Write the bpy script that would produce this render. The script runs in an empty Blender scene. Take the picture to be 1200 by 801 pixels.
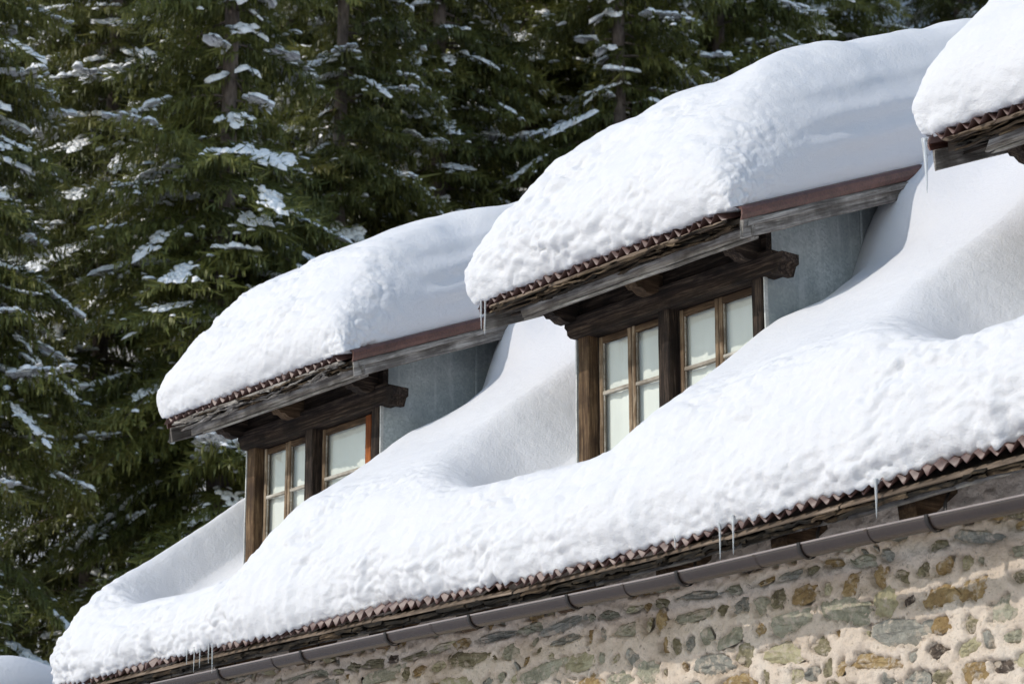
import bpy, math, random
import numpy as np
from mathutils import Vector, Matrix

R = math.radians
S = bpy.context.scene
COL = S.collection

# ------------------------------------------------------------------ camera
CAM = Vector((15.433, -11.992, 0.769))
cd = bpy.data.cameras.new('camera'); cam = bpy.data.objects.new('camera', cd); COL.objects.link(cam)
cam.location = CAM
cam.rotation_euler = (R(90 + 16.022), 0, R(51.4186))
cd.sensor_width = 36; cd.lens = 90; cd.clip_end = 3000; cd.clip_start = 0.5
cd.dof.use_dof = True; cd.dof.focus_distance = 20.5; cd.dof.aperture_fstop = 4.0
S.camera = cam

# ------------------------------------------------------------------ light
EL, AZ = R(36.2), R(18.0)                       # sun height; angle left of the wall's normal
SUN = Vector((-math.sin(AZ) * math.cos(EL), -math.cos(AZ) * math.cos(EL), math.sin(EL)))
w = bpy.data.worlds.new('World'); S.world = w; w.use_nodes = True
nt = w.node_tree; nt.nodes.clear()
sky = nt.nodes.new('ShaderNodeTexSky'); sky.sky_type = 'NISHITA'; sky.sun_disc = False
sky.sun_elevation = EL; sky.sun_rotation = math.atan2(SUN.x, SUN.y); sky.altitude = 600; sky.air_density = 1.7; sky.dust_density = 1.0; sky.ozone_density = 1.3
bg = nt.nodes.new('ShaderNodeBackground'); bg.inputs['Strength'].default_value = 0.15
wo = nt.nodes.new('ShaderNodeOutputWorld')
nt.links.new(sky.outputs[0], bg.inputs[0]); nt.links.new(bg.outputs[0], wo.inputs[0])
sl = bpy.data.lights.new('sun', 'SUN'); sl.energy = 2.1; sl.angle = R(0.55); sl.color = (1.0, 0.945, 0.86)
so = bpy.data.objects.new('sun', sl); COL.objects.link(so)
so.rotation_euler = SUN.to_track_quat('Z', 'Y').to_euler()

S.view_settings.view_transform = 'Standard'; S.view_settings.look = 'None'
S.view_settings.gamma = 1; S.view_settings.exposure = 0.27; S.view_settings.use_curve_mapping = False
S.render.engine = 'CYCLES'
S.cycles.use_denoising = True
S.cycles.max_bounces = 7; S.cycles.diffuse_bounces = 4; S.cycles.transparent_max_bounces = 8
S.cycles.caustics_reflective = False; S.cycles.caustics_refractive = False

# ------------------------------------------------------------------ noise
_rs = np.random.RandomState(5)
_P = np.concatenate([_rs.permutation(256)] * 3)
_G = _rs.normal(size=(256, 3)); _G /= np.linalg.norm(_G, axis=1)[:, None]
def noise(p, sc=1.0, off=0.0):
    p = np.asarray(p, float) * sc + off
    i = np.floor(p).astype(int); f = p - i; i &= 255
    u = f * f * f * (f * (f * 6 - 15) + 10)
    out = 0
    for dx in (0, 1):
        for dy in (0, 1):
            for dz in (0, 1):
                h = _P[_P[_P[i[..., 0] + dx] + i[..., 1] + dy] + i[..., 2] + dz]
                d = f - np.array((dx, dy, dz))
                wt = (u[..., 0] if dx else 1 - u[..., 0]) * (u[..., 1] if dy else 1 - u[..., 1]) * (u[..., 2] if dz else 1 - u[..., 2])
                out = out + wt * np.einsum('...k,...k->...', _G[h], d)
    return out * 1.5
def sstep(a, b, x):
    t = np.clip((x - a) / (b - a), 0, 1); return t * t * (3 - 2 * t)

# ------------------------------------------------------------------ object helpers
def link(o, parent=None):
    COL.objects.link(o)
    if parent is not None: o.parent = parent
    return o
def mesh(name, v, f, mat, parent=None, smooth=False, loc=None):
    me = bpy.data.meshes.new(name)
    me.from_pydata([tuple(map(float, q)) for q in v], [], [tuple(map(int, q)) for q in f]); me.update()
    if mat is not None: me.materials.append(mat)
    if smooth: me.polygons.foreach_set('use_smooth', [True] * len(me.polygons))
    o = bpy.data.objects.new(name, me)
    if loc is not None: o.location = loc
    return link(o, parent)
def big_mesh(name, V, quads, mat, parent=None, smooth=True, tris=None):
    """fast builder from numpy arrays"""
    me = bpy.data.meshes.new(name)
    V = np.ascontiguousarray(V, dtype=np.float32).reshape(-1, 3)
    quads = np.asarray(quads, dtype=np.int32).reshape(-1, 4) if quads is not None and len(quads) else np.zeros((0, 4), np.int32)
    tris = np.asarray(tris, dtype=np.int32).reshape(-1, 3) if tris is not None and len(tris) else np.zeros((0, 3), np.int32)
    nq, ntr = len(quads), len(tris)
    me.vertices.add(len(V)); me.vertices.foreach_set('co', V.ravel())
    me.loops.add(nq * 4 + ntr * 3)
    me.loops.foreach_set('vertex_index', np.concatenate([quads.ravel(), tris.ravel()]).astype(np.int32))
    me.polygons.add(nq + ntr)
    st = np.concatenate([np.arange(nq) * 4, nq * 4 + np.arange(ntr) * 3]).astype(np.int32)
    me.polygons.foreach_set('loop_start', st)
    me.polygons.foreach_set('loop_total', np.concatenate([np.full(nq, 4), np.full(ntr, 3)]).astype(np.int32))
    me.update(calc_edges=True); me.validate()
    if smooth: me.polygons.foreach_set('use_smooth', np.ones(nq + ntr, bool))
    if mat is not None: me.materials.append(mat)
    o = bpy.data.objects.new(name, me)
    return link(o, parent)
def grid_quads(nu, nv, off=0):
    a = np.arange(nu - 1)[:, None] * nv + np.arange(nv - 1)[None, :] + off
    return np.stack([a, a + nv, a + nv + 1, a + 1], -1).reshape(-1, 4)
def empty(name, loc=(0, 0, 0), parent=None):
    o = bpy.data.objects.new(name, None); o.location = loc; o.empty_display_size = 0.3
    return link(o, parent)
def tag(o, label=None, cat=None, group=None, kind=None):
    if label: o['label'] = label
    if cat: o['category'] = cat
    if group: o['group'] = group
    if kind: o['kind'] = kind
    return o
def beam(name, p0, p1, wv, hv, mat, parent, n=6, jit=0.004, seed=0, ends=(0, 0), ch=0.006):
    """worn board: swept chamfered section along p0-p1; wv, hv = full section vectors; ends = ragged end lengths"""
    rnd = random.Random(seed)
    p0, p1, wv, hv = map(Vector, (p0, p1, wv, hv))
    ax = (p1 - p0).normalized(); wl, hl = wv.length, hv.length
    cw, chh = 0.5 - ch / wl, 0.5 - ch / hl
    sec = [(-0.5, -chh), (-0.5, chh), (-cw, 0.5), (cw, 0.5), (0.5, chh), (0.5, -chh), (cw, -0.5), (-cw, -0.5)]
    v, f = [], []
    for i in range(n + 1):
        t = i / n; base = p0.lerp(p1, t)
        sag = Vector((rnd.uniform(-jit, jit), rnd.uniform(-jit, jit), rnd.uniform(-jit, jit)))
        for (a, b) in sec:
            q = base + wv * a + hv * b + sag + Vector((rnd.uniform(-jit, jit), rnd.uniform(-jit, jit), rnd.uniform(-jit, jit))) * 0.5
            if i == 0: q -= ax * rnd.uniform(-ends[0], ends[0])
            if i == n: q += ax * rnd.uniform(-ends[1], ends[1])
            v.append(q)
    m = len(sec)
    for i in range(n):
        for k in range(m):
            k2 = (k + 1) % m
            f.append((i * m + k, i * m + k2, (i + 1) * m + k2, (i + 1) * m + k))
    f.append(tuple(range(m)[::-1])); f.append(tuple(n * m + k for k in range(m)))
    return mesh(name, v, f, mat, parent)
def join(name, objs, parent):
    V, Fc, mi, mats = [], [], [], []
    for o in objs:
        b = len(V); V += [tuple(v.co) for v in o.data.vertices]
        m = o.data.materials[0]
        if m not in mats: mats.append(m)
        for p in o.data.polygons: Fc.append(tuple(b + i for i in p.vertices)); mi.append(mats.index(m))
        me = o.data; bpy.data.objects.remove(o); bpy.data.meshes.remove(me)
    me = bpy.data.meshes.new(name); me.from_pydata(V, [], Fc); me.update()
    for m in mats: me.materials.append(m)
    me.polygons.foreach_set('material_index', mi)
    return link(bpy.data.objects.new(name, me), parent)
def prism(name, prof, axis, a0, a1, mat, parent):
    """closed 2-D outline extruded: axis 'X' takes (y,z), axis 'Y' takes (x,z)"""
    v = []
    for a in (a0, a1):
        for (p, q) in prof: v.append((a, p, q) if axis == 'X' else (p, a, q))
    n = len(prof)
    f = [tuple(range(n)), tuple(range(2 * n - 1, n - 1, -1))]
    f += [(k, n + k, n + (k + 1) % n, (k + 1) % n) for k in range(n)]
    return mesh(name, v, f, mat, parent)

# ------------------------------------------------------------------ materials
def new_mat(name):
    m = bpy.data.materials.new(name); m.use_nodes = True
    n = m.node_tree; b = n.nodes['Principled BSDF']
    return m, n, b
def N(nt, typ, **kw):
    n = nt.nodes.new(typ)
    for k, v in kw.items():
        if k in n.inputs.keys() if isinstance(k, str) else False: n.inputs[k].default_value = v
        else: setattr(n, k, v)
    return n
def setin(n, **kw):
    for k, v in kw.items(): n.inputs[k.replace('_', ' ')].default_value = v
def ramp(nt, fac, stops):
    r = nt.nodes.new('ShaderNodeValToRGB')
    while len(r.color_ramp.elements) > 1: r.color_ramp.elements.remove(r.color_ramp.elements[-1])
    r.color_ramp.elements[0].position = stops[0][0]; r.color_ramp.elements[0].color = (*stops[0][1], 1)
    for p, c in stops[1:]:
        e = r.color_ramp.elements.new(p); e.color = (*c, 1)
    nt.links.new(fac, r.inputs[0]); return r.outputs[0]
def coords(nt, scale=(1, 1, 1), rnd=True, tilt=0.0):
    tc = nt.nodes.new('ShaderNodeTexCoord'); mp = nt.nodes.new('ShaderNodeMapping')
    mp.inputs['Scale'].default_value = scale
    src = tc.outputs['Object']
    if tilt:
        vr = nt.nodes.new('ShaderNodeVectorRotate'); vr.rotation_type = 'X_AXIS'; vr.inputs['Angle'].default_value = tilt
        nt.links.new(src, vr.inputs['Vector']); src = vr.outputs[0]
    nt.links.new(src, mp.inputs[0])
    if rnd:
        oi = nt.nodes.new('ShaderNodeObjectInfo'); mu = nt.nodes.new('ShaderNodeVectorMath'); mu.operation = 'SCALE'
        cx = nt.nodes.new('ShaderNodeCombineXYZ')
        for k in range(3): nt.links.new(oi.outputs['Random'], cx.inputs[k])
        nt.links.new(cx.outputs[0], mu.inputs[0]); mu.inputs['Scale'].default_value = 37.0
        nt.links.new(mu.outputs[0], mp.inputs['Location'])
    return mp.outputs[0]
def ntex(nt, vec, scale, detail=4, rough=0.55, dist=0.0):
    n = nt.nodes.new('ShaderNodeTexNoise')
    setin(n, Scale=scale, Detail=detail, Roughness=rough, Distortion=dist)
    nt.links.new(vec, n.inputs['Vector']); return n.outputs['Fac']
def bump(nt, h, b, strength=0.3, dist=0.01):
    n = nt.nodes.new('ShaderNodeBump'); setin(n, Strength=strength, Distance=dist)
    nt.links.new(h, n.inputs['Height']); nt.links.new(n.outputs[0], b.inputs['Normal']); return n
def mixc(nt, fac, a, b, mode='MIX'):
    m = nt.nodes.new('ShaderNodeMix'); m.data_type = 'RGBA'; m.blend_type = mode
    for sock, val in ((m.inputs[0], fac), (m.inputs[6], a), (m.inputs[7], b)):
        if isinstance(val, (int, float)): sock.default_value = val
        elif isinstance(val, tuple): sock.default_value = (*val, 1)
        else: nt.links.new(val, sock)
    return m.outputs[2]
def wood(name, dark, mid, light, axis, rough=0.85, tilt=0.0, sc=1.0):
    m, n, b = new_mat(name)
    s = [30 * sc] * 3; s['XYZ'.index(axis)] = 1.6 * sc
    v = coords(n, tuple(s), True, tilt)
    g = ntex(n, v, 1.6, 6, 0.65, 0.6)
    col = ramp(n, g, [(0.28, dark), (0.48, mid), (0.68, light)])
    v2 = coords(n, (3, 3, 3)); big = ntex(n, v2, 1.2, 4, 0.6)
    col = mixc(n, ramp(n, big, [(0.40, (0, 0, 0)), (0.62, (0.75,) * 3)]), col, dark)
    n.links.new(col, b.inputs['Base Color']); b.inputs['Roughness'].default_value = rough
    b.inputs['Specular IOR Level'].default_value = 0.25
    bump(n, g, b, 1.0, 0.009)
    return m
M = {}
for ax in 'XYZ':
    M['grey_' + ax] = wood('weathered_grey_wood_' + ax, (0.07, 0.058, 0.05), (0.27, 0.245, 0.222), (0.52, 0.49, 0.45), ax)
    M['dark_' + ax] = wood('dark_brown_wood_' + ax, (0.007, 0.0045, 0.0035), (0.026, 0.016, 0.011), (0.125, 0.088, 0.062), ax)
    M['brown_' + ax] = wood('worn_brown_wood_' + ax, (0.028, 0.016, 0.009), (0.085, 0.05, 0.027), (0.20, 0.135, 0.08), ax)
M['verge_Y'] = wood('weathered_grey_verge_wood', (0.06, 0.05, 0.043), (0.24, 0.218, 0.198), (0.46, 0.43, 0.395), 'Y', tilt=-math.atan(0.39))
M['post'] = wood('lit_post_wood', (0.03, 0.017, 0.01), (0.10, 0.058, 0.03), (0.24, 0.16, 0.09), 'Z')
M['tan_X'] = wood('tan_batten_wood', (0.07, 0.05, 0.036), (0.17, 0.125, 0.092), (0.33, 0.255, 0.195), 'X')
M['orange_Z'] = wood('fresh_orange_wood', (0.10, 0.025, 0.006), (0.26, 0.075, 0.018), (0.40, 0.14, 0.04), 'Z')
M['rot_X'] = wood('rotten_shingle_wood', (0.012, 0.008, 0.005), (0.055, 0.035, 0.02), (0.22, 0.16, 0.10), 'X', 0.95)
M['moss_X'] = wood('mossy_black_shingle', (0.006, 0.005, 0.004), (0.018, 0.014, 0.010), (0.085, 0.06, 0.035), 'X', 0.95, sc=0.7)
def sash_mat(name, axis):
    m = wood(name, (0.07, 0.04, 0.022), (0.24, 0.165, 0.10), (0.50, 0.42, 0.32), axis, 0.8)
    return m
M['sash_Z'] = sash_mat('peeling_sash_wood', 'Z')
M['bar_X'] = wood('pale_glazing_bar', (0.16, 0.13, 0.10), (0.42, 0.38, 0.32), (0.62, 0.60, 0.55), 'X', 0.8)

def make_snow(name, fine=1.0, sss=True, alb=(0.675, 0.668, 0.690, 1)):
    m, n, b = new_mat(name)
    v = coords(n, rnd=False)
    setin(b, Roughness=0.62); b.inputs['Specular IOR Level'].default_value = 0.25
    b.inputs['Base Color'].default_value = alb
    if sss:
        b.inputs['Subsurface Weight'].default_value = 0.35
        b.inputs['Subsurface Radius'].default_value = (1.0, 1.05, 1.2)
        b.inputs['Subsurface Scale'].default_value = 0.018
    a = ntex(n, v, 75, 5, 0.75); c = ntex(n, v, 26, 3, 0.6)
    ad = n.nodes.new('ShaderNodeMath'); ad.operation = 'ADD'
    n.links.new(a, ad.inputs[0]); n.links.new(c, ad.inputs[1])
    bump(n, ad.outputs[0], b, 0.55 * fine, 0.016)
    return m
M['snow'] = make_snow('snow')
M['tree_snow'] = make_snow('tree_snow', 0.5, False, (0.86, 0.86, 0.88, 1))

def metal_mat(name, col, rough, metallic, var=0.3, spec=0.5, sc=4):
    m, n, b = new_mat(name)
    v = coords(n); g = ntex(n, v, sc, 5, 0.65); g2 = ntex(n, v, 55, 3, 0.6)
    dk = tuple(c * (1 - var) for c in col); lt = tuple(min(1, c * (1 + var)) for c in col)
    c = ramp(n, g, [(0.3, dk), (0.7, lt)])
    c = mixc(n, 0.35, c, ramp(n, g2, [(0.35, dk), (0.65, lt)]))
    n.links.new(c, b.inputs['Base Color']); setin(b, Roughness=rough, Metallic=metallic)
    b.inputs['Specular IOR Level'].default_value = spec
    bump(n, g2, b, 0.12, 0.003); return m
M['corr'] = metal_mat('brown_corrugated_metal', (0.080, 0.036, 0.029), 0.45, 0.05, 0.35)
M['flash'] = metal_mat('brown_verge_metal', (0.098, 0.042, 0.031), 0.42, 0.05, 0.6, 0.5, 7)
M['gutter'] = metal_mat('brown_gutter_metal', (0.042, 0.030, 0.026), 0.27, 0.1, 0.18, 0.5, 1.5)
M['rim'] = metal_mat('sunlit_gutter_bead', (0.30, 0.25, 0.23), 0.3, 0.3, 0.15)  # far paler than the gutter: the rim's sun glint is put into the colour
M['strap'] = metal_mat('dark_strap_metal', (0.018, 0.014, 0.013), 0.5, 0.2, 0.2)
M['flange'] = metal_mat('pale_zinc_strip', (0.50, 0.50, 0.48), 0.55, 0.2, 0.3, 0.4, 12)
def galvanised():
    m, n, b = new_mat('galvanised_sheet')
    v = coords(n); vo = n.nodes.new('ShaderNodeTexVoronoi'); setin(vo, Scale=55.0); n.links.new(v, vo.inputs['Vector'])
    sp = ramp(n, vo.outputs['Color'], [(0.15, (0.36, 0.40, 0.40)), (0.85, (0.54, 0.58, 0.57))])
    big = ntex(n, v, 1.6, 6, 0.65)
    c = mixc(n, ramp(n, big, [(0.35, (0, 0, 0)), (0.65, (0.85,) * 3)]), sp, (0.24, 0.275, 0.28))
    v3 = coords(n, (9, 9, 0.8)); st = ntex(n, v3, 1.5, 4, 0.6)
    c = mixc(n, ramp(n, st, [(0.52, (0, 0, 0)), (0.75, (0.45,) * 3)]), c, (0.72, 0.74, 0.72))
    n.links.new(c, b.inputs['Base Color']); setin(b, Roughness=0.5, Metallic=0.0)
    bump(n, ntex(n, v, 2.2, 2, 0.5), b, 0.25, 0.03); return m
M['galv'] = galvanised()
def stone_mat(name, a, bb, c):
    m, n, b = new_mat(name); v = coords(n)
    g = ntex(n, v, 9, 6, 0.7, 0.6); g2 = ntex(n, v, 45, 5, 0.7)
    col = ramp(n, g, [(0.30, a), (0.5, bb), (0.72, c)])
    col = mixc(n, ramp(n, g2, [(0.5, (0, 0, 0)), (0.72, (0.55,) * 3)]), col, tuple(q * 0.42 for q in a))
    sm_ = ntex(n, v, 13, 5, 0.7, 0.3)
    col = mixc(n, ramp(n, sm_, [(0.52, (0, 0, 0)), (0.60, (0.8,) * 3)]), col, (0.50, 0.42, 0.34))
    n.links.new(col, b.inputs['Base Color']); setin(b, Roughness=0.85)
    ad = n.nodes.new('ShaderNodeMath'); ad.operation = 'ADD'; n.links.new(g, ad.inputs[0]); n.links.new(g2, ad.inputs[1])
    bump(n, ad.outputs[0], b, 0.9, 0.018); return m
STONES = [stone_mat('grey_green_stone', (0.17, 0.162, 0.115), (0.32, 0.305, 0.225), (0.48, 0.455, 0.36)),
          stone_mat('blue_grey_stone', (0.13, 0.126, 0.108), (0.265, 0.255, 0.22), (0.41, 0.395, 0.345)),
          stone_mat('ochre_stone', (0.16, 0.10, 0.04), (0.30, 0.20, 0.085), (0.44, 0.33, 0.17)),
          stone_mat('olive_brown_stone', (0.10, 0.08, 0.045), (0.21, 0.18, 0.105), (0.34, 0.305, 0.19)),
          stone_mat('pale_yellow_stone', (0.26, 0.22, 0.13), (0.38, 0.34, 0.21), (0.50, 0.46, 0.32)),
          stone_mat('dark_brown_stone', (0.035, 0.024, 0.018), (0.085, 0.06, 0.045), (0.16, 0.12, 0.09))]
def mortar():
    m, n, b = new_mat('lime_mortar'); v = coords(n, rnd=False)
    g = ntex(n, v, 2.2, 5, 0.6); f = ntex(n, v, 70, 5, 0.75); p = ntex(n, v, 22, 4, 0.65, 0.5)
    c = ramp(n, g, [(0.32, (0.52, 0.42, 0.33)), (0.50, (0.70, 0.585, 0.485)), (0.68, (0.80, 0.70, 0.60))])
    c = mixc(n, ramp(n, p, [(0.27, (0.9,) * 3), (0.40, (0, 0, 0))]), c, (0.15, 0.115, 0.08))
    c = mixc(n, ramp(n, f, [(0.3, (0.55,) * 3), (0.46, (0, 0, 0))]), c, (0.20, 0.16, 0.12))
    n.links.new(c, b.inputs['Base Color']); setin(b, Roughness=0.93); b.inputs['Specular IOR Level'].default_value = 0.15
    ad = n.nodes.new('ShaderNodeMath'); ad.operation = 'ADD'; n.links.new(f, ad.inputs[0]); n.links.new(p, ad.inputs[1])
    bump(n, ad.outputs[0], b, 1.0, 0.014); return m
M['mortar'] = mortar()
def glass():
    m, n, b = new_mat('window_glass'); n.nodes.remove(b)
    out = n.nodes['Material Output']; tr = n.nodes.new('ShaderNodeBsdfTransparent'); gl = n.nodes.new('ShaderNodeBsdfGlossy')
    tr.inputs[0].default_value = (0.955, 0.965, 0.955, 1)
    gl.inputs['Roughness'].default_value = 0.03
    fr = n.nodes.new('ShaderNodeFresnel'); fr.inputs[0].default_value = 1.6
    v = coords(n); bp = n.nodes.new('ShaderNodeBump'); setin(bp, Strength=0.06, Distance=0.02)
    n.links.new(ntex(n, v, 3.0, 2), bp.inputs['Height']); n.links.new(bp.outputs[0], gl.inputs['Normal'])
    mx = n.nodes.new('ShaderNodeMixShader'); ge = n.nodes.new('ShaderNodeNewGeometry'); iv = n.nodes.new('ShaderNodeMath'); iv.operation = 'SUBTRACT'; iv.inputs[0].default_value = 1.0
    n.links.new(ge.outputs['Backfacing'], iv.inputs[1]); ml = n.nodes.new('ShaderNodeMath'); ml.operation = 'MULTIPLY'
    n.links.new(fr.outputs[0], ml.inputs[0]); n.links.new(iv.outputs[0], ml.inputs[1]); n.links.new(ml.outputs[0], mx.inputs[0])
    n.links.new(tr.outputs[0], mx.inputs[1]); n.links.new(gl.outputs[0], mx.inputs[2]); n.links.new(mx.outputs[0], out.inputs[0])
    return m
M['glass'] = glass()
def ice():
    m, n, b = new_mat('icicle_ice'); setin(b, Roughness=0.06, IOR=1.31)
    b.inputs['Base Color'].default_value = (0.93, 0.96, 0.98, 1); b.inputs['Transmission Weight'].default_value = 0.6
    v = coords(n); bump(n, ntex(n, v, 60, 3), b, 0.35, 0.004); return m
M['ice'] = ice()
def curtain_mat():
    m, n, b = new_mat('milky_white_blind'); v = coords(n, (1, 1, 0.35))
    g = ntex(n, v, 2.5, 4, 0.5)
    n.links.new(ramp(n, g, [(0.3, (0.72, 0.715, 0.68)), (0.7, (0.84, 0.83, 0.79))]), b.inputs['Base Color'])
    setin(b, Roughness=0.8); b.inputs['Specular IOR Level'].default_value = 0.2; return m
M['blind'] = curtain_mat()
def bark():
    m, n, b = new_mat('spruce_bark'); v = coords(n, (6, 6, 1.5)); g = ntex(n, v, 2.5, 5, 0.65)
    n.links.new(ramp(n, g, [(0.3, (0.06, 0.043, 0.036)), (0.7, (0.21, 0.165, 0.14))]), b.inputs['Base Color'])
    setin(b, Roughness=0.9); bump(n, g, b, 1.0, 0.03); return m
M['bark'] = bark()
def needles():
    m, n, b = new_mat('spruce_needles')
    at = n.nodes.new('ShaderNodeAttribute'); at.attribute_name = 'tint'; at.attribute_type = 'GEOMETRY'
    oi = n.nodes.new('ShaderNodeObjectInfo')
    c = ramp(n, at.outputs['Fac'], [(0.0, (0.055, 0.070, 0.022)), (0.40, (0.125, 0.138, 0.036)), (0.80, (0.215, 0.215, 0.056)), (1.0, (0.29, 0.255, 0.08))])
    hs = n.nodes.new('ShaderNodeHueSaturation'); n.links.new(c, hs.inputs['Color'])
    mr = n.nodes.new('ShaderNodeMapRange'); setin(mr, To_Min=0.8, To_Max=1.2); n.links.new(oi.outputs['Random'], mr.inputs['Value'])
    n.links.new(mr.outputs[0], hs.inputs['Value'])
    n.links.new(hs.outputs[0], b.inputs['Base Color']); setin(b, Roughness=0.5); b.inputs['Specular IOR Level'].default_value = 0.5
    tl = n.nodes.new('ShaderNodeBsdfTranslucent'); n.links.new(hs.outputs[0], tl.inputs[0])
    mx = n.nodes.new('ShaderNodeMixShader'); mx.inputs[0].default_value = 0.32
    n.links.new(b.outputs[0], mx.inputs[1]); n.links.new(tl.outputs[0], mx.inputs[2])
    n.links.new(mx.outputs[0], n.nodes['Material Output'].inputs[0]); return m
M['needles'] = needles()
def plain(name, col, rough=0.9):
    m, n, b = new_mat(name); v = coords(n); g = ntex(n, v, 5, 4)
    n.links.new(ramp(n, g, [(0.3, tuple(c * 0.75 for c in col)), (0.7, tuple(c * 1.2 for c in col))]), b.inputs['Base Color'])
    setin(b, Roughness=rough); return m
M['deck'] = plain('roof_deck_wood', (0.06, 0.045, 0.035))
M['render'] = plain('rough_lime_render', (0.55, 0.46, 0.38))

# ------------------------------------------------------------------ ground
HX, HY = -math.cos(R(38.5814)), math.sin(R(38.5814))        # direction from the photographer into the valley side
def ground_z(x, y):
    d = (x - CAM.x) * HX + (y - CAM.y) * HY
    q = (x - CAM.x) * HY - (y - CAM.y) * HX
    z = -0.9 + 3.6 * sstep(34, 54, d) + 0.88 * np.clip(d - 54, 0, None) * sstep(54, 62, d) - 0.80 * np.clip(d - 190, 0, None)
    z = z + 1.2 * np.sin(q * 0.11 + d * 0.05) * sstep(45, 65, d) + 0.5 * np.sin(q * 0.31 + 2) * sstep(50, 65, d)
    return z
def build_ground():
    d = np.concatenate([np.linspace(-400, 30, 30), np.linspace(33, 130, 98), np.linspace(135, 700, 60)])
    q = np.concatenate([np.linspace(-500, -65, 30), np.linspace(-62, 62, 120), np.linspace(65, 500, 30)])
    D, Q = np.meshgrid(d, q, indexing='ij')
    X = CAM.x + D * HX + Q * HY; Y = CAM.y + D * HY - Q * HX
    Z = ground_z(X, Y)
    P = np.stack([X, Y, Z], -1); P[..., 2] += 0.25 * noise(P, 0.35) * sstep(40, 55, D)
    o = big_mesh('ground', P, grid_quads(len(d), len(q))[:, ::-1], M['snow'])
    tag(o, 'snow covered ground rising into a steep hillside behind the trees', kind='structure')
build_ground()

# ------------------------------------------------------------------ house frame of reference
SL = 0.727                                   # main roof rise per metre
EY = -0.57                                   # main eave
_ex = [-6.0, -5.1, -3.0, -0.85, 1.3, 2.77, 4.53, 5.9, 10.0]; _ez = [4.215, 4.22, 4.24, 4.228, 4.20, 4.22, 4.275, 4.33, 4.36]
def ez(x): return np.interp(x, _ex, _ez)
def zr(x, y): return ez(x) + (y - EY) * SL
X_L, X_R = -5.75, 9.6                        # roof ends
DORMERS = [-4.95, 0.0, 4.97]                 # left outer post of each dormer
DY, DSL, DZ = 0.38, 0.39, 6.88               # dormer eave position, slope, height
def zd(y): return DZ + (y - DY) * DSL
house = empty('stone_house', (0, 0, 0))
tag(house, 'old stone house with snow laden roof and three dormers', 'house')

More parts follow.
